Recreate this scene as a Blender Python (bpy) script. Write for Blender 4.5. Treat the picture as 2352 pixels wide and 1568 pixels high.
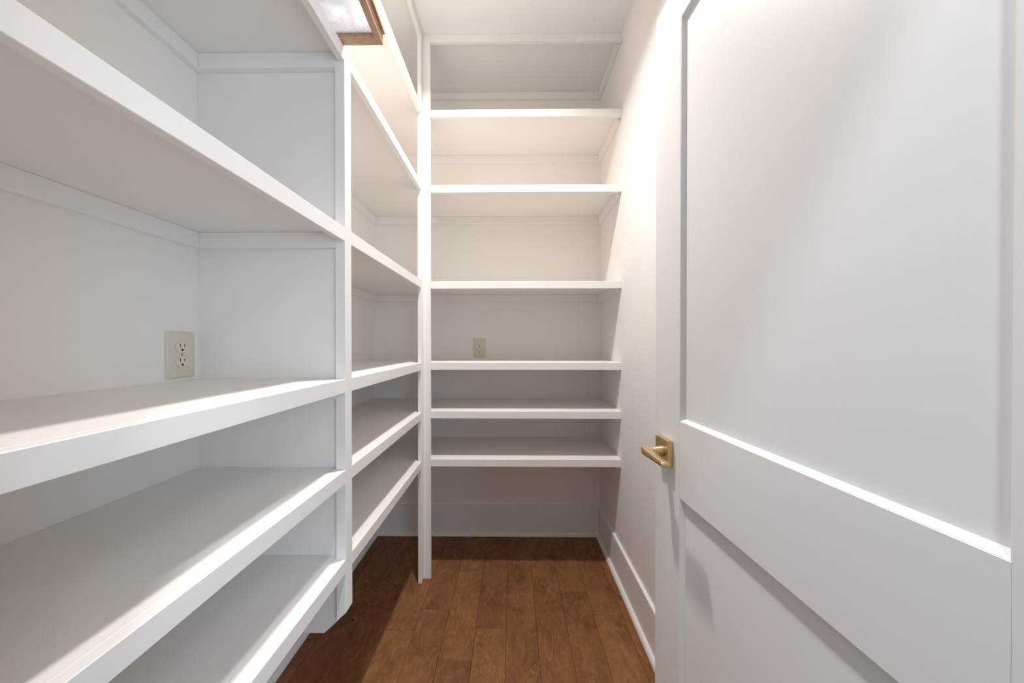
import bpy, bmesh, math, random
from mathutils import Vector, Matrix
random.seed(7)
for o in list(bpy.data.objects): bpy.data.objects.remove(o, do_unlink=True)
SC = bpy.context.scene
COL = SC.collection

# ------------------------------------------------------------------ camera
H = 1.212
cam_d = bpy.data.cameras.new('camera'); cam = bpy.data.objects.new('camera', cam_d); COL.objects.link(cam)
cam_d.sensor_fit = 'HORIZONTAL'; cam_d.sensor_width = 36; cam_d.lens = 12.0
cam_d.shift_x = 7.26/2352; cam_d.shift_y = 9.08/2352
cam_d.clip_start = 0.01; cam_d.clip_end = 50
cam.location = (0, 0, H); cam.rotation_euler = (math.pi/2 - .00633, 0, .01101)
SC.camera = cam

# ------------------------------------------------------------------ light, world, exposure
W_STR = .34; DOWN_W = 19.5; HALL_W = 20.0; FILL_W = 30.0; LAMP_W = 6.0; EXPO = -.05
world = bpy.data.worlds.new('world'); SC.world = world; world.use_nodes = True
bg = world.node_tree.nodes['Background']; bg.inputs[0].default_value = (.78, .90, 1.0, 1); bg.inputs[1].default_value = W_STR

def area(name, loc, rot, size, power, col, shape='DISK', sy=None):
    l = bpy.data.lights.new(name, 'AREA'); l.shape = shape; l.size = size
    if sy: l.size_y = sy
    l.energy = power; l.color = col
    o = bpy.data.objects.new(name, l); COL.objects.link(o); o.location = loc; o.rotation_euler = rot
    return o
area('downlight', (-.15, 1.15, 2.768), (0, 0, 0), .09, DOWN_W, (1.0, .945, .905)).data.spread = math.radians(137)
area('hall_light', (.0, -.40, 2.70), (math.radians(12), 0, 0), .12, HALL_W, (.93, .97, 1.0))
fill = area('cool_fill_light', (1.35, -1.7, 1.35), (0, 0, 0), 1.1, FILL_W, (.58, .80, 1.0), 'RECTANGLE', 1.5)  # added cool fill through the doorway to brighten the left panels, no known window
fill.rotation_euler = (Vector((-.72, .75, 1.15)) - fill.location).to_track_quat('-Z', 'Y').to_euler()
hl = area('hall_lamp', (1.10, -1.15, 2.72), (0, 0, 0), .40, LAMP_W, (.84, .92, 1.0))
hl.rotation_euler = (Vector((-.6, .6, .9)) - hl.location).to_track_quat('-Z', 'Y').to_euler()
vs = SC.view_settings
SC.display_settings.display_device = 'sRGB'
vs.view_transform = 'Standard'; vs.look = 'None'; vs.gamma = 1.0; vs.use_curve_mapping = False; vs.exposure = EXPO
SC.cycles.max_bounces = 14; SC.cycles.diffuse_bounces = 10; SC.cycles.glossy_bounces = 4

# ------------------------------------------------------------------ materials
def new_mat(name):
    m = bpy.data.materials.new(name); m.use_nodes = True
    nt = m.node_tree; return m, nt, nt.nodes['Principled BSDF'], nt.nodes, nt.links

def paint(name, col, rough, bump_scale=0, bump=0, spec=.4, vary=.012):
    m, nt, b, N, L = new_mat(name)
    tc = N.new('ShaderNodeTexCoord')
    n1 = N.new('ShaderNodeTexNoise'); n1.inputs['Scale'].default_value = 3.5; n1.inputs['Detail'].default_value = 3
    L.new(tc.outputs['Object'], n1.inputs['Vector'])
    mx = N.new('ShaderNodeMix'); mx.data_type = 'RGBA'
    mx.inputs[6].default_value = (*[c*(1-vary) for c in col], 1); mx.inputs[7].default_value = (*[min(1, c*(1+vary)) for c in col], 1)
    L.new(n1.outputs['Fac'], mx.inputs[0]); L.new(mx.outputs[2], b.inputs['Base Color'])
    b.inputs['Roughness'].default_value = rough; b.inputs['Specular IOR Level'].default_value = spec
    if bump:
        n2 = N.new('ShaderNodeTexNoise'); n2.inputs['Scale'].default_value = bump_scale; n2.inputs['Detail'].default_value = 2.5
        L.new(tc.outputs['Object'], n2.inputs['Vector'])
        bp = N.new('ShaderNodeBump'); bp.inputs['Strength'].default_value = bump; bp.inputs['Distance'].default_value = .0016
        L.new(n2.outputs['Fac'], bp.inputs['Height']); L.new(bp.outputs['Normal'], b.inputs['Normal'])
    return m

M_TRIM = paint('trim_paint', (.855, .842, .828), .42, 60, .05, .4)
M_BOARD = paint('shelf_board_paint', (.845, .82, .795), .5, 90, .06, .35)
M_WALL = paint('wall_paint', (.86, .84, .822), .75, 230, .55, .25)
M_WALLS = paint('shelf_wall_paint', (.86, .835, .808), .65, 110, .10, .3)
M_CEIL = paint('ceiling_paint', (.83, .825, .82), .85, 130, .12, .2)
M_DOOR = paint('door_paint', (.82, .82, .82), .40, 160, .06, .42)
M_IVORY = paint('ivory_plastic', (.70, .655, .55), .35, 0, 0, .5, .005)
M_IVORY2 = paint('pale_ivory_plastic', (.72, .685, .59), .33, 0, 0, .5, .005)
M_DARK = paint('dark_cavity', (.03, .028, .025), .6, 0, 0, .2)
M_STEEL = paint('painted_screw', (.50, .48, .42), .4, 0, 0, .5)

def brass():
    m, nt, b, N, L = new_mat('satin_brass')
    b.inputs['Metallic'].default_value = 1; b.inputs['Roughness'].default_value = .33
    tc = N.new('ShaderNodeTexCoord'); mp = N.new('ShaderNodeMapping'); mp.inputs['Scale'].default_value = (60, 60, 1600)
    n = N.new('ShaderNodeTexNoise'); n.inputs['Scale'].default_value = 1; n.inputs['Detail'].default_value = 2
    L.new(tc.outputs['Object'], mp.inputs[0]); L.new(mp.outputs[0], n.inputs['Vector'])
    cr = N.new('ShaderNodeValToRGB'); cr.color_ramp.elements[0].color = (.66, .49, .26, 1); cr.color_ramp.elements[1].color = (.74, .57, .32, 1)
    L.new(n.outputs['Fac'], cr.inputs[0]); L.new(cr.outputs[0], b.inputs['Base Color'])
    bp = N.new('ShaderNodeBump'); bp.inputs['Strength'].default_value = .04; bp.inputs['Distance'].default_value = .0005
    L.new(n.outputs['Fac'], bp.inputs['Height']); L.new(bp.outputs[0], b.inputs['Normal'])
    return m
M_BRASS = brass()

def floor_wood():
    m, nt, b, N, L = new_mat('stained_maple_planks')
    def node(t, **k):
        n = N.new(t)
        for a, v in k.items(): setattr(n, a, v)
        return n
    def mixc(fac, a, c, mode='MIX'):
        x = node('ShaderNodeMix', data_type='RGBA', blend_type=mode)
        for i, v in ((0, fac), (6, a), (7, c)):
            if isinstance(v, (int, float)): x.inputs[i].default_value = v
            elif isinstance(v, tuple): x.inputs[i].default_value = (*v, 1)
            else: L.new(v, x.inputs[i])
        return x.outputs[2]
    def ramp(v, p0, p1, c0=(0, 0, 0), c1=(1, 1, 1)):
        r = node('ShaderNodeValToRGB'); r.color_ramp.elements[0].position = p0; r.color_ramp.elements[1].position = p1
        r.color_ramp.elements[0].color = (*c0, 1); r.color_ramp.elements[1].color = (*c1, 1); L.new(v, r.inputs[0]); return r.outputs[0]
    tc = node('ShaderNodeTexCoord'); oi = node('ShaderNodeObjectInfo')
    mu = node('ShaderNodeMath', operation='MULTIPLY'); L.new(oi.outputs['Random'], mu.inputs[0]); mu.inputs[1].default_value = 37.0
    cx = node('ShaderNodeCombineXYZ'); L.new(mu.outputs[0], cx.inputs[0]); L.new(mu.outputs[0], cx.inputs[1]); L.new(mu.outputs[0], cx.inputs[2])
    ad = node('ShaderNodeVectorMath', operation='ADD'); L.new(tc.outputs['Object'], ad.inputs[0]); L.new(cx.outputs[0], ad.inputs[1])
    def noise(scale, detail, sc=(1, 1, 1), dist=0, rough=.5):
        mp = node('ShaderNodeMapping'); mp.inputs['Scale'].default_value = sc; L.new(ad.outputs[0], mp.inputs[0])
        n = node('ShaderNodeTexNoise'); n.inputs['Scale'].default_value = scale; n.inputs['Detail'].default_value = detail
        n.inputs['Distortion'].default_value = dist; n.inputs['Roughness'].default_value = rough
        L.new(mp.outputs[0], n.inputs['Vector']); return n.outputs['Fac']
    blot = noise(7, 4, (1, .6, 1), .8)
    fig = noise(24, 6, (1, .5, 1), 2.2, .65)
    # cathedral figure: contour lines of a stretched smooth field
    field = noise(5.5, 2.0, (1, .26, 1), 1.1, .4)
    m1 = node('ShaderNodeMath', operation='MULTIPLY'); L.new(field, m1.inputs[0]); m1.inputs[1].default_value = 34
    fr = node('ShaderNodeMath', operation='FRACT'); L.new(m1.outputs[0], fr.inputs[0])
    line = ramp(fr.outputs[0], .86, .97)
    gate = ramp(noise(5, 2), .42, .62)
    lm = node('ShaderNodeMath', operation='MULTIPLY'); L.new(line, lm.inputs[0]); L.new(gate, lm.inputs[1])
    fine = noise(1, 3, (420, 26, 1))
    base = mixc(ramp(blot, .34, .68), (.145, .058, .023), (.240, .100, .040))
    base = mixc(ramp(fig, .44, .74), base, (.285, .126, .050))
    pv = ramp(oi.outputs['Random'], 0, 1, (.86, .82, .80), (1.08, 1.10, 1.0))
    base = mixc(1.0, base, pv, 'MULTIPLY')
    lmx = node('ShaderNodeMath', operation='MULTIPLY'); L.new(lm.outputs[0], lmx.inputs[0]); lmx.inputs[1].default_value = .60
    base = mixc(lmx.outputs[0], base, (.36, .16, .060))
    dk = ramp(fr.outputs[0], .10, .0); dm = node('ShaderNodeMath', operation='MULTIPLY'); L.new(dk, dm.inputs[0]); dm.inputs[1].default_value = 0.0
    dark = ramp(noise(9, 3, (1, .5, 1), 1.2), .60, .74)
    dkm = node('ShaderNodeMath', operation='MULTIPLY'); L.new(dark, dkm.inputs[0]); dkm.inputs[1].default_value = .30
    base = mixc(dkm.outputs[0], base, (.055, .026, .014))
    spark = ramp(noise(11, 2, (1, .7, 1), .5), .70, .78)
    skm = node('ShaderNodeMath', operation='MULTIPLY'); L.new(spark, skm.inputs[0]); skm.inputs[1].default_value = .45
    base = mixc(skm.outputs[0], base, (.42, .19, .06))
    fm = ramp(fine, .3, .7, (.90, .90, .90), (1.08, 1.08, 1.08))
    base = mixc(1.0, base, fm, 'MULTIPLY')
    L.new(base, b.inputs['Base Color'])
    b.inputs['Roughness'].default_value = .46; b.inputs['Specular IOR Level'].default_value = .35
    bp = node('ShaderNodeBump'); bp.inputs['Strength'].default_value = .18; bp.inputs['Distance'].default_value = .001
    L.new(fig, bp.inputs['Height']); L.new(bp.outputs[0], b.inputs['Normal'])
    return m
M_FLOOR = floor_wood()
M_SUB = paint('dark_subfloor', (.03, .014, .008), .9)

def frame_wood():
    m, nt, b, N, L = new_mat('brown_stained_wood')
    tc = N.new('ShaderNodeTexCoord'); mp = N.new('ShaderNodeMapping'); mp.inputs['Scale'].default_value = (1, 1, 1)
    L.new(tc.outputs['Object'], mp.inputs[0])
    n = N.new('ShaderNodeTexNoise'); n.inputs['Scale'].default_value = 60; n.inputs['Detail'].default_value = 4; n.inputs['Distortion'].default_value = .6
    L.new(mp.outputs[0], n.inputs['Vector'])
    cr = N.new('ShaderNodeValToRGB'); cr.color_ramp.elements[0].position = .3; cr.color_ramp.elements[1].position = .75
    cr.color_ramp.elements[0].color = (.40, .245, .155, 1); cr.color_ramp.elements[1].color = (.52, .335, .215, 1)
    L.new(n.outputs['Fac'], cr.inputs[0]); L.new(cr.outputs[0], b.inputs['Base Color'])
    b.inputs['Roughness'].default_value = .5
    return m
M_FRAME = frame_wood()

def lens_mat():
    m, nt, b, N, L = new_mat('frosted_mottled_lens')
    tc = N.new('ShaderNodeTexCoord')
    n = N.new('ShaderNodeTexNoise'); n.inputs['Scale'].default_value = 13; n.inputs['Detail'].default_value = 2; n.inputs['Distortion'].default_value = .6
    n2 = N.new('ShaderNodeTexNoise'); n2.inputs['Scale'].default_value = 330; n2.inputs['Detail'].default_value = 4; n2.inputs['Distortion'].default_value = 3.0; n2.inputs['Roughness'].default_value = .65
    L.new(tc.outputs['Object'], n.inputs['Vector']); L.new(tc.outputs['Object'], n2.inputs['Vector'])
    cr = N.new('ShaderNodeValToRGB'); cr.color_ramp.elements[0].position = .30; cr.color_ramp.elements[1].position = .66
    cr.color_ramp.elements[0].color = (.66, .67, .70, 1); cr.color_ramp.elements[1].color = (.95, .96, .98, 1)
    # dust gathers along the far end of the lens
    sp = N.new('ShaderNodeSeparateXYZ'); L.new(tc.outputs['Object'], sp.inputs[0])
    mr = N.new('ShaderNodeMapRange'); mr.inputs[1].default_value = .862; mr.inputs[2].default_value = .908; mr.inputs[3].default_value = .0; mr.inputs[4].default_value = .17
    L.new(sp.outputs['Y'], mr.inputs[0])
    sb = N.new('ShaderNodeMath'); sb.operation = 'SUBTRACT'; L.new(n2.outputs['Fac'], sb.inputs[0]); L.new(mr.outputs[0], sb.inputs[1])
    cr2 = N.new('ShaderNodeValToRGB'); cr2.color_ramp.elements[0].position = .20; cr2.color_ramp.elements[1].position = .42
    cr2.color_ramp.elements[0].color = (.40, .36, .37, 1); cr2.color_ramp.elements[1].color = (1, 1, 1, 1)
    L.new(n.outputs['Fac'], cr.inputs[0]); L.new(sb.outputs[0], cr2.inputs[0])
    mx = N.new('ShaderNodeMix'); mx.data_type = 'RGBA'; mx.blend_type = 'MULTIPLY'; mx.inputs[0].default_value = 1
    L.new(cr.outputs[0], mx.inputs[6]); L.new(cr2.outputs[0], mx.inputs[7])
    d = N.new('ShaderNodeBsdfDiffuse'); t = N.new('ShaderNodeBsdfTranslucent'); s = N.new('ShaderNodeMixShader'); s.inputs[0].default_value = .5
    for q in (d, t): L.new(mx.outputs[2], q.inputs['Color'])
    L.new(d.outputs[0], s.inputs[1]); L.new(t.outputs[0], s.inputs[2]); L.new(s.outputs[0], N['Material Output'].inputs['Surface'])
    return m
M_LENS = lens_mat()

# ------------------------------------------------------------------ helpers
def new_obj(name, bm, mat, parent=None, kind=None, label=None, loc=None, smooth=False):
    me = bpy.data.meshes.new(name)
    if loc is not None: bmesh.ops.translate(bm, verts=bm.verts, vec=-Vector(loc))
    bmesh.ops.recalc_face_normals(bm, faces=bm.faces)
    bm.to_mesh(me); bm.free(); me.materials.append(mat)
    if smooth:
        for p in me.polygons: p.use_smooth = True
        try: me.set_sharp_from_angle(angle=math.radians(32))
        except Exception: pass
    o = bpy.data.objects.new(name, me); COL.objects.link(o)
    if loc is not None: o.location = loc
    if parent: o.parent = parent; o.matrix_parent_inverse = Matrix.Translation(-world_loc(parent)) if world_loc(parent).length else Matrix.Identity(4)
    if kind: o['kind'] = kind
    if label: o['label'] = label
    return o
def world_loc(o):
    return Vector(o.get('_wl', (0, 0, 0)))
def thing(name, label=None, cat=None, loc=(0, 0, 0), group=None, kind=None, parent=None):
    o = bpy.data.objects.new(name, None); COL.objects.link(o); o.empty_display_size = .05
    o.location = loc; o['_wl'] = tuple(loc)
    if parent: o.parent = parent; o.matrix_parent_inverse = Matrix.Translation(-world_loc(parent))
    if label: o['label'] = label
    if cat: o['category'] = cat
    if group: o['group'] = group
    if kind: o['kind'] = kind
    return o
def box_bm(x0, x1, y0, y1, z0, z1, bev=.0, bm=None):
    bm = bm or bmesh.new(); t = bmesh.new()
    r = bmesh.ops.create_cube(t, size=1)
    for v in t.verts:
        v.co = Vector(((x0+x1)/2 + v.co.x*(x1-x0), (y0+y1)/2 + v.co.y*(y1-y0), (z0+z1)/2 + v.co.z*(z1-z0)))
    if bev: bmesh.ops.bevel(t, geom=t.edges[:], offset=bev, segments=1, affect='EDGES', profile=.5)
    me = bpy.data.meshes.new('tmp'); t.to_mesh(me); t.free(); bm.from_mesh(me); bpy.data.meshes.remove(me)
    return bm
def box(name, x0, x1, y0, y1, z0, z1, mat, parent=None, bev=.0012, **k):
    return new_obj(name, box_bm(x0, x1, y0, y1, z0, z1, bev), mat, parent, **k)
def prism_bm(pts, axis, a, b, bev=0):
    # pts: 2D polygon; axis 'X','Y','Z' is the extrusion axis
    bm = bmesh.new()
    def P(u, v, w): return {'X': (w, u, v), 'Y': (u, w, v), 'Z': (u, v, w)}[axis]
    A = [bm.verts.new(P(u, v, a)) for u, v in pts]; B = [bm.verts.new(P(u, v, b)) for u, v in pts]
    n = len(pts); bm.faces.new(A); bm.faces.new(B[::-1])
    for i in range(n): bm.faces.new((A[i], B[i], B[(i+1) % n], A[(i+1) % n]))
    bmesh.ops.recalc_face_normals(bm, faces=bm.faces)
    if bev: bmesh.ops.bevel(bm, geom=bm.edges[:], offset=bev, segments=1, affect='EDGES')
    return bm

# ------------------------------------------------------------------ dimensions
W, R, A, D1, D2, Y0 = -.8791, .5535, -.4581, 1.7420, 2.1616, .165
ZC = H + 1.5703
T = [2.4013, 2.0187, 1.5288, 1.1140, .8647, .6183]          # tops of the six shelves
NB, NT, PT = .038, .018, .012                                # edge strip height and thickness, board thickness
YP = .9296                                                   # near face of the intermediate post
TH = .10

# ------------------------------------------------------------------ room shell
box('wall_left', W-TH, W, Y0-.13, D2+TH, 0, ZC, M_WALLS, kind='structure', bev=0)
box('wall_back', W, R, D2, D2+TH, 0, ZC, M_WALLS, kind='structure', bev=0)
box('wall_right', R, R+TH, Y0-.13, D2+TH, 0, ZC, M_WALL, kind='structure', bev=0)
DX0, DX1, DZ = -.315, .4085, 2.045
bm = box_bm(W, DX0-.019, Y0-.135, Y0, 0, ZC); box_bm(DX1+.019, R, Y0-.135, Y0, 0, ZC, bm=bm); box_bm(DX0-.019, DX1+.019, Y0-.135, Y0, DZ+.019, ZC, bm=bm)
new_obj('wall_front', bm, M_WALL, kind='structure')
bm = box_bm(DX0-.018, DX0, Y0-.138, Y0+.003, 0, DZ); box_bm(DX1, DX1+.018, Y0-.138, Y0+.003, 0, DZ, bm=bm); box_bm(DX0-.018, DX1+.018, Y0-.138, Y0+.003, DZ, DZ+.018, bm=bm)
new_obj('trim_1', bm, M_TRIM, kind='structure', label='white painted jamb lining the doorway')
box('ceiling', W-TH, R+TH, Y0-.13, D2+TH, ZC, ZC+.08, M_CEIL, kind='structure', bev=0)

# floor: planks
fl = new_obj('floor', box_bm(W-.02, R+.02, -1.2, D2+.02, -.05, -.019), M_SUB, kind='structure')
PW = .1293; X6 = -.0270
joints = {-7: [1.368], -6: [1.577], -5: [1.3035, 1.704], -4: [1.429], -3: [1.5445], -2: [1.296, 1.801], -1: [1.4435], 0: [1.6405], 1: [1.7685], 2: [1.666], 3: [2.0557], 4: []}
rp = random.Random(11)
for k in range(-7, 5):
    x0 = X6 + k*PW; x1 = x0 + PW
    x0 = max(x0, W+.001); x1 = min(x1, R-.001)
    if x1-x0 < .01: continue
    js = sorted(joints.get(k, []))
    y = (js[0] if js else 1.1)
    lo = []
    while y > -1.1:
        y -= rp.uniform(.38, 1.0); lo.append(max(y, -1.2))
    hi = []
    y = (js[-1] if js else 1.1) + rp.uniform(.55, .9)
    if not js: hi = []
    ys = sorted(set([-1.2] + lo + js + [D2-.001]))
    for a, b in zip(ys[:-1], ys[1:]):
        if b-a < .02: continue
        g = .0004; dz = rp.uniform(-.0004, 0)
        o = new_obj('plank', box_bm(x0+g, x1-g, a+g, b-g, -.0185, dz, .0009), M_FLOOR, fl, loc=((x0+x1)/2, (a+b)/2, 0))
# small dark knot hole and flecks in the boards
kb = bmesh.new(); bmesh.ops.create_circle(kb, cap_ends=True, radius=1, segments=12, matrix=Matrix.Translation((-.697, 1.4786, .0006)) @ Matrix.Rotation(.5, 4, 'Z') @ Matrix.Diagonal((.0045, .0095, 1, 1)))
new_obj('knot', kb, M_DARK, fl, label='small black knot hole')

# baseboards
def baseboard(name, seg, inward):
    # seg: ((x0,y0),(x1,y1)); inward normal
    (x0, y0), (x1, y1) = seg; nx, ny = inward; hb, tb = .186, .0145
    L = Vector((x1-x0, y1-y0)).length
    prof = [(0, 0), (tb, 0), (tb, hb-.002), (tb-.002, hb), (0, hb)]
    def sweep(prof):
        bm = bmesh.new(); P = [[bm.verts.new((px+nx*u, py+ny*u, v)) for u, v in prof] for px, py in ((x0, y0), (x1, y1))]
        n = len(prof); bm.faces.new(P[0]); bm.faces.new(P[1][::-1])
        for i in range(n): bm.faces.new((P[0][i], P[1][i], P[1][(i+1) % n], P[0][(i+1) % n]))
        return bm
    o = new_obj(name, sweep(prof), M_TRIM, kind='structure')
    s = [(tb+.0002, 0.0004)] + [(tb+.0002+.017*math.cos(a*math.pi/2/6), .0004+.021*math.sin(a*math.pi/2/6)) for a in range(7)]
    new_obj('shoe_molding', sweep(s[:1]+s[1:]), M_TRIM, o, smooth=True)
baseboard('baseboard_back', ((W+.0146, D2), (R-.0146, D2)), (0, -1))
baseboard('baseboard_left', ((W, Y0), (W, D2)), (1, 0))
baseboard('baseboard_right', ((R, Y0), (R, D2)), (-1, 0))

# ------------------------------------------------------------------ shelving
def cleat(parent, x0, x1, y0, y1, zt):
    box('cleat', x0, x1, y0, y1, zt-.042, zt, M_TRIM, parent, bev=.001)

near = thing('built_in_shelving', 'white built-in shelving bay on the left wall, nearest the camera, cut by the left edge', 'shelving', (-.67, .55, .398), 'white built-in pantry shelving')
far = thing('built_in_shelving', 'white built-in shelving bay on the left wall beyond the cut-off post, reaching the back corner', 'shelving', (-.67, 1.45, 0), 'white built-in pantry shelving')
back = thing('built_in_shelving', 'white built-in shelving unit across the back wall, above the brown floor', 'shelving', (.05, 1.95, 0), 'white built-in pantry shelving')

YE = YP + NT; YG = YP + .0378       # near face of divider panel
for z in T + [None]:
    header = z is None
    zt = ZC - .0002 if header else z
    # near bay
    if not header:
        s = box('shelf', W, A-NT-.0001, Y0+.001, YE-.0002, zt-PT, zt, M_BOARD, near, bev=.0008)
        box('edge_strip', A-NT, A, Y0+.001, YP-.0002, zt-NB, zt, M_TRIM, s, bev=.0011)
    else:
        s = near
        box('ceiling_strip', A-NT, A, Y0+.001, YP-.0002, zt-NB, zt, M_TRIM, near, bev=.0011)
    zc = zt - (0 if header else PT) - .0002
    cleat(near, W, W+NT, Y0+.001, YE-.0002, zc)
    cleat(near, W+NT+.0002, A-NT-.009, YP, YE-.0002, zc)
    # far bay
    if not header:
        s = new_obj('shelf', prism_bm([(W, YG+.0002), (A-NT-.0001, YG+.0002), (A-NT-.0001, D1+NT+.0202), (A, D1+NT+.0202), (A, D2-.0002), (W, D2-.0002)], 'Z', zt-PT, zt, .0006), M_BOARD, far)
        box('edge_strip', A-NT, A, YP+.038, D1-.035-.0002, zt-NB, zt, M_TRIM, s, bev=.0011)
    else:
        box('ceiling_strip', A-NT, A, YP+.038, D1-.035-.0002, zt-NB, zt, M_TRIM, far, bev=.0011)
    cleat(far, W, W+NT, YG+.0002, D2-.0002, zc)
    cleat(far, W+NT+.0002, A, D2-NT, D2-.0002, zc)
    # back unit
    if not header:
        s = box('shelf', A+.0002, R-.0002, D1+NT+.0001, D2-.0002, zt-PT, zt, M_BOARD, back, bev=.0008)
        box('edge_strip', A+.038+.0002, R-.0002, D1, D1+NT, zt-NB, zt, M_TRIM, s, bev=.0011)
    else:
        box('ceiling_strip', A+.038+.0002, R-.0002, D1, D1+NT, zt-NB, zt, M_TRIM, back, bev=.0011)
    cleat(back, A+.0002, R-NT-.0002, D2-NT, D2-.0002, zc)
    cleat(back, R-NT, R-.0002, D1+NT+.004, D2-.0002, zc)
# divider panel with its cut-off lower corner, and the face post
new_obj('divider_panel', prism_bm([(W, .398), (-.529, .398), (A-NT-.009, .4385), (A-NT-.009, ZC-.0003), (W, ZC-.0003)], 'Y', YE, YG, .0008), M_BOARD, near)
new_obj('post', prism_bm([(A-NT-.009, .4455), (A-NT, .4545), (A, .4700), (A, ZC-.0003), (A-NT-.009, ZC-.0003)], 'Y', YP, YP+.0378, .0011), M_TRIM, near, label='post sawn off above the floor')
# corner post of two boards
box('post', A-NT, A, D1-.035, D1+NT+.02, .0006, ZC-.0003, M_TRIM, far, bev=.0012, label='full-height corner board facing the aisle')
box('post', A+.0002, A+.038, D1, D1+NT, .0006, ZC-.0003, M_TRIM, back, bev=.0012, label='full-height corner board facing the doorway')

# ------------------------------------------------------------------ outlets
def outlet(label, loc, rotz):
    """plate lies in the local XZ plane, facing local -Y"""
    t = thing('electrical_outlet', label, 'outlet', loc); t.rotation_euler = (0, 0, rotz); 
    t['group'] = 'duplex outlets above the counter shelf'
    def add(name, bm, mat, par, smooth=False, label=None):
        o = new_obj(name, bm, mat, None, smooth=smooth, label=label); o.parent = par; return o
    w, h, d = .0385, .0612, .0055
    def rr(w, h, r, n=4):
        pts = []
        for cxs, czs, a0 in ((1, 1, 0), (-1, 1, 90), (-1, -1, 180), (1, -1, 270)):
            for i in range(n+1):
                a = math.radians(a0+90*i/n); pts.append((cxs*(w-r)+r*math.cos(a), czs*(h-r)+r*math.sin(a)))
        return pts
    bm = bmesh.new(); rings = []
    for (ww, hh, r, y) in ((w, h, .003, 0), (w, h, .003, -.0025), (w-.0012, h-.0012, .003, -.0042), (w-.0045, h-.0045, .003, -d)):
        rings.append([bm.verts.new((x, y, z)) for x, z in rr(ww, hh, r)])
    for p, q in zip(rings[:-1], rings[1:]):
        n = len(p)
        for i in range(n): bm.faces.new((p[i], p[(i+1) % n], q[(i+1) % n], q[i]))
    bm.faces.new(rings[-1]); bm.faces.new(rings[0][::-1])
    pl = add('cover_plate', bm, M_IVORY, t, True)
    for sz in (.0195, -.0195):
        # rounded face with flat top and bottom
        def face(rad, hz):
            a = math.asin(hz/rad); pts = []
            for i in range(9): b = -a+2*a*i/8; pts.append((rad*math.cos(b), rad*math.sin(b)))
            for i in range(9): b = math.pi-a+2*a*i/8; pts.append((rad*math.cos(b), rad*math.sin(b)))
            return pts
        bm = prism_bm([(x, z+sz) for x, z in face(.0172, .0143)], 'Y', -d-.0003, -d+.001)
        add('recess', bm, M_STEEL, pl)
        bm = prism_bm([(x, z+sz) for x, z in face(.0166, .0137)], 'Y', -d-.0022, -d+.001, .0005)
        rc = add('receptacle', bm, M_IVORY2, t)
        add('slot', box_bm(-.0072, -.0052, -d-.0026, -d, sz+.0012, sz+.0098), M_DARK, rc)
        add('slot', box_bm(.0052, .0068, -d-.0026, -d, sz+.0020, sz+.0090), M_DARK, rc)
        g = [(.0025*math.cos(math.radians(a)), .0025*math.sin(math.radians(a))-.0060+sz) for a in range(0, 181, 30)] + [(-.0025, sz-.0092), (.0025, sz-.0092)]
        add('slot', prism_bm(g, 'Y', -d-.0026, -d), M_DARK, rc, label='arched earth slot')
    bm = bmesh.new(); bmesh.ops.create_cone(bm, cap_ends=True, segments=16, radius1=.0032, radius2=.0028, depth=.0012, matrix=Matrix.Translation((0, -d-.0004, 0)) @ Matrix.Rotation(math.pi/2, 4, 'X'))
    sc = add('screw', bm, M_STEEL, t, True)
    add('screw_slot', box_bm(-.0026, .0026, -d-.0014, -d-.0008, -.0004, .0004), M_DARK, sc)
    return t
outlet('beige duplex outlet on the left wall, larger of the two, above the near counter shelf', (W+.0001, .8915, 1.1818), math.pi/2)
outlet('beige duplex outlet low on the back wall above the counter shelf, smaller of the two', (-.2095, D2-.0001, 1.1822), 0)

# ------------------------------------------------------------------ door (open along the right wall)
door = thing('door_1', 'white two-panel shaker door standing open on the right', None, (.3667, .8781, 0), kind='structure')
door.rotation_euler = (0, 0, .0502)
# local frame: x = away from the aisle (thickness), y = -s (towards hinge), z up
def dpart(name, bm, mat, par=door, **k):
    o = new_obj(name, bm, mat, None, **k); o.parent = par; return o
DW, DT, DH = .7175, .035, 2.032
ST, SH = .1145, .1135
RA, RB, RC, RD = DH, 1.932, 1.0378, .8663   # top rail, upper panel, lock rail, lower panel
ZB = .012; RE = .255
g = .0001
def frame_piece(name, s0, s1, z0, z1): dpart(name, box_bm(0, DT, -s1+g, -s0-g, z0+g, z1-g, .0003), M_DOOR)
frame_piece('stile', 0, ST, ZB, DH)
frame_piece('stile', DW-SH, DW, ZB, DH)
frame_piece('rail', ST, DW-SH, RB, RA)
frame_piece('rail', ST, DW-SH, RD, RC)
frame_piece('rail', ST, DW-SH, ZB, RE)
def panel(s0, s1, z0, z1):
    bm = bmesh.new(); bv, dp = .0068, .0100
    def ring(off, x): return [bm.verts.new((x, -s, z)) for s, z in ((s0+off, z0+off), (s1-off, z0+off), (s1-off, z1-off), (s0+off, z1-off))]
    F = [ring(0, .0005), ring(.0012, .0011), ring(bv, dp)]
    for a, b in zip(F[:-1], F[1:]):
        for i in range(4): bm.faces.new((a[i], a[(i+1) % 4], b[(i+1) % 4], b[i]))
    bm.faces.new(F[-1])
    B = [ring(0, DT-.0005), ring(bv, DT-dp)]
    for i in range(4): bm.faces.new((B[0][i], B[0][(i+1) % 4], B[1][(i+1) % 4], B[1][i]))
    bm.faces.new(B[1])
    for i in range(4): bm.faces.new((F[0][i], F[0][(i+1) % 4], B[0][(i+1) % 4], B[0][i]))
    dpart('panel', bm, M_DOOR)
panel(ST, DW-SH, RC, RB)
panel(ST, DW-SH, RE, RD)
# handle
hd = thing('door_handle', None, None, (0, 0, 0)); hd.parent = door; hd['label'] = 'satin brass lever on a square rosette'
hs, hz = .0575, .9545
dpart('rosette', box_bm(-.0135, 0, -.0868, -.0272, .9236, .9856, .0009), M_BRASS, hd)
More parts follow.
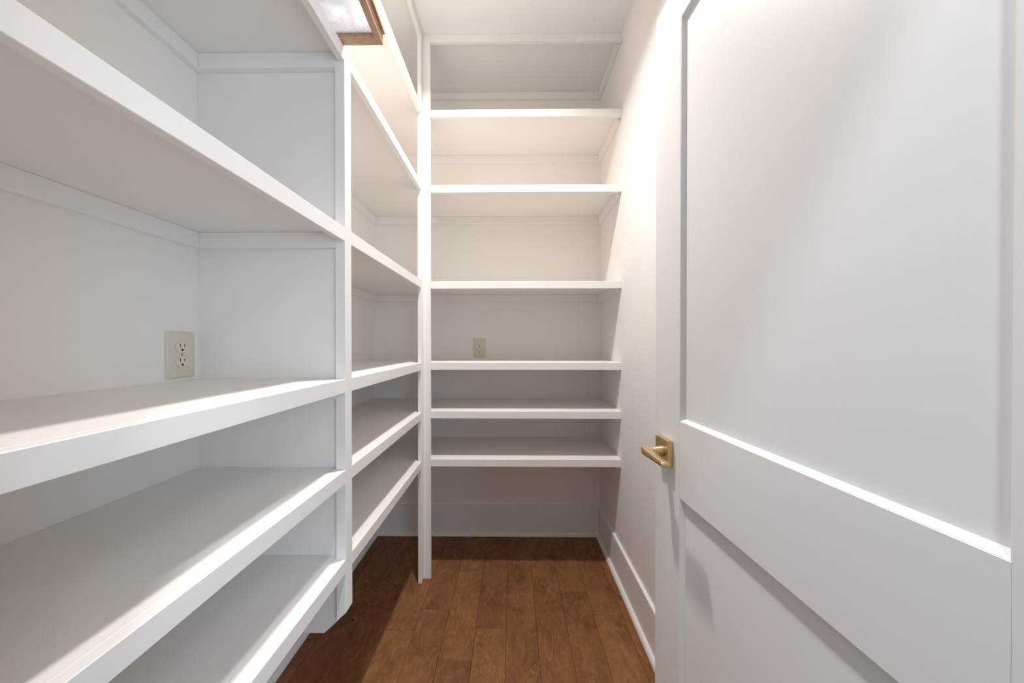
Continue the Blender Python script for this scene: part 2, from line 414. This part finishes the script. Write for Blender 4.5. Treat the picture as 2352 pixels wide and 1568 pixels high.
# neck: flared round stem
bm = bmesh.new(); prof = [(-.0130, .0125), (-.020, .0118), (-.026, .0106), (-.034, .0092), (-.046, .0082), (-.050, .0078)]
rings = []
for x, r in prof: rings.append([bm.verts.new((x, -hs + r*math.cos(a*math.pi/12), hz + r*math.sin(a*math.pi/12))) for a in range(24)])
for p, q in zip(rings[:-1], rings[1:]):
    for i in range(24): bm.faces.new((p[i], p[(i+1) % 24], q[(i+1) % 24], q[i]))
bm.faces.new(rings[0]); bm.faces.new(rings[-1])
dpart('neck', bm, M_BRASS, hd, smooth=True)
# lever bar: tapered mitred bar running towards the hinge
def lever():
    bm = bmesh.new()
    # stations along s: (s, x_outer, x_inner, half height)
    sta = [(.0455, -.0560, -.0470, .0066), (.0480, -.0590, -.0420, .0078), (.0520, -.0605, -.0330, .0082), (.0600, -.0608, -.0320, .0080), (.0680, -.0607, -.0360, .0076), (.0780, -.0606, -.0405, .0072), (.110, -.0601, -.0412, .0062), (.1460, -.0597, -.0413, .0050)]
    for k in range(1, 6):
        a = k*math.pi/2/5.4; sta.append((.1460+.0052*math.sin(a), -.0597, -.0413, .0050*math.cos(a)))
    rr = []
    for s, xo, xi, hh in sta:
        bul = min(.0028, hh*.55); ring = []
        for k in range(7):
            t = -math.pi/2 + math.pi*k/6; ring.append((xi-bul+bul*math.cos(t), hh*math.sin(t)))
        for k in range(7):
            t = math.pi/2 + math.pi*k/6; ring.append((xo+bul+bul*math.cos(t), hh*math.sin(t)))
        rr.append([bm.verts.new((x, -s, hz+z)) for x, z in ring])
    n = len(rr[0])
    for p, q in zip(rr[:-1], rr[1:]):
        for i in range(n): bm.faces.new((p[i], p[(i+1) % n], q[(i+1) % n], q[i]))
    bm.faces.new(rr[0]); bm.faces.new(rr[-1])
    return bm
dpart('lever', lever(), M_BRASS, hd, smooth=True)
bm = bmesh.new(); bmesh.ops.create_cone(bm, cap_ends=True, segments=12, radius1=.0013, radius2=.0013, depth=.002, matrix=Matrix.Translation((-.0215, -hs-.0108, hz-.002)) @ Matrix.Rotation(math.pi/2, 4, 'X'))
dpart('release_hole', bm, M_DARK, hd)

# ------------------------------------------------------------------ wood framed light panel resting on the top left shelf
lp = thing('light_panel', 'brown wood-framed panel with mottled frosted white lens, overhanging the top left shelf', 'light', (-.53, .56, T[1]+.0005))
Z0 = T[1]+.0006; FW, FH = .0205, .0270; XL, XR, YN, YF = -.712, -.3510, .190, .9268; SK = .041
def skew(bm):
    for v in bm.verts: v.co.x += SK*(YF-v.co.y)
    return bm
def fpart(name, pts, z0, z1, mat, bev=.0008, par=lp, **k):
    return new_obj(name, skew(prism_bm(pts, 'Z', z0, z1, bev)), mat, par, **k)
fpart('frame_bar', [(XL, YF), (XR, YF), (XR-FW*.8, YF-FW), (XL+FW, YF-FW)], Z0, Z0+FH, M_FRAME)
fpart('frame_bar', [(XL, YN), (XR, YN), (XR-FW*.8, YN+FW), (XL+FW, YN+FW)], Z0, Z0+FH, M_FRAME)
fpart('frame_bar', [(XR, YN), (XR, YF), (XR-FW*.8, YF-FW), (XR-FW*.8, YN+FW)], Z0, Z0+FH, M_FRAME)
fpart('frame_bar', [(XL, YN), (XL, YF), (XL+FW, YF-FW), (XL+FW, YN+FW)], Z0, Z0+FH, M_FRAME)
# rim on top of the frame
bm = bmesh.new()
def ringv(off, z): return [bm.verts.new((x, y, z)) for x, y in ((XL-off, YN), (XR+off, YN), (XR+off, YF-.002), (XL-off, YF-.002))]
def ringi(z): return [bm.verts.new((x, y, z)) for x, y in ((XL+.012, YN+.014), (XR-.012, YN+.014), (XR-.012, YF-.016), (XL+.012, YF-.016))]
zr0, zr1 = Z0+FH+.0002, Z0+FH+.0082
a, b, c, d = ringv(.0062, zr0), ringi(zr0), ringv(.0062, zr1), ringi(zr1)
for i in range(4):
    j = (i+1) % 4
    bm.faces.new((a[i], a[j], b[j], b[i])); bm.faces.new((c[i], c[j], d[j], d[i])); bm.faces.new((a[i], a[j], c[j], c[i])); bm.faces.new((b[i], b[j], d[j], d[i]))
new_obj('frame_rim', skew(bm), M_FRAME, lp)
fpart('lens', [(XL+FW-.001, YN+FW-.001), (XR-FW*.8+.001, YN+FW-.001), (XR-FW*.8+.001, YF-FW+.001), (XL+FW-.001, YF-FW+.001)], Z0+.0150, Z0+.0175, M_LENS, bev=0)

# ceiling downlight trim (source of the room light, just above the frame)
bm = bmesh.new(); n = 32; rr = []
for r, z in ((.075, ZC-.0003), (.075, ZC-.004), (.060, ZC-.006), (.060, ZC-.0003)):
    rr.append([bm.verts.new((-.15+r*math.cos(2*math.pi*i/n), 1.15+r*math.sin(2*math.pi*i/n), z)) for i in range(n)])
for p, q in zip(rr[:-1], rr[1:]):
    for i in range(n): bm.faces.new((p[i], p[(i+1) % n], q[(i+1) % n], q[i]))
new_obj('trim_2', bm, M_TRIM, kind='structure', label='white ring trim of the ceiling downlight')
for o in bpy.data.objects:
    if '_wl' in o: del o['_wl']
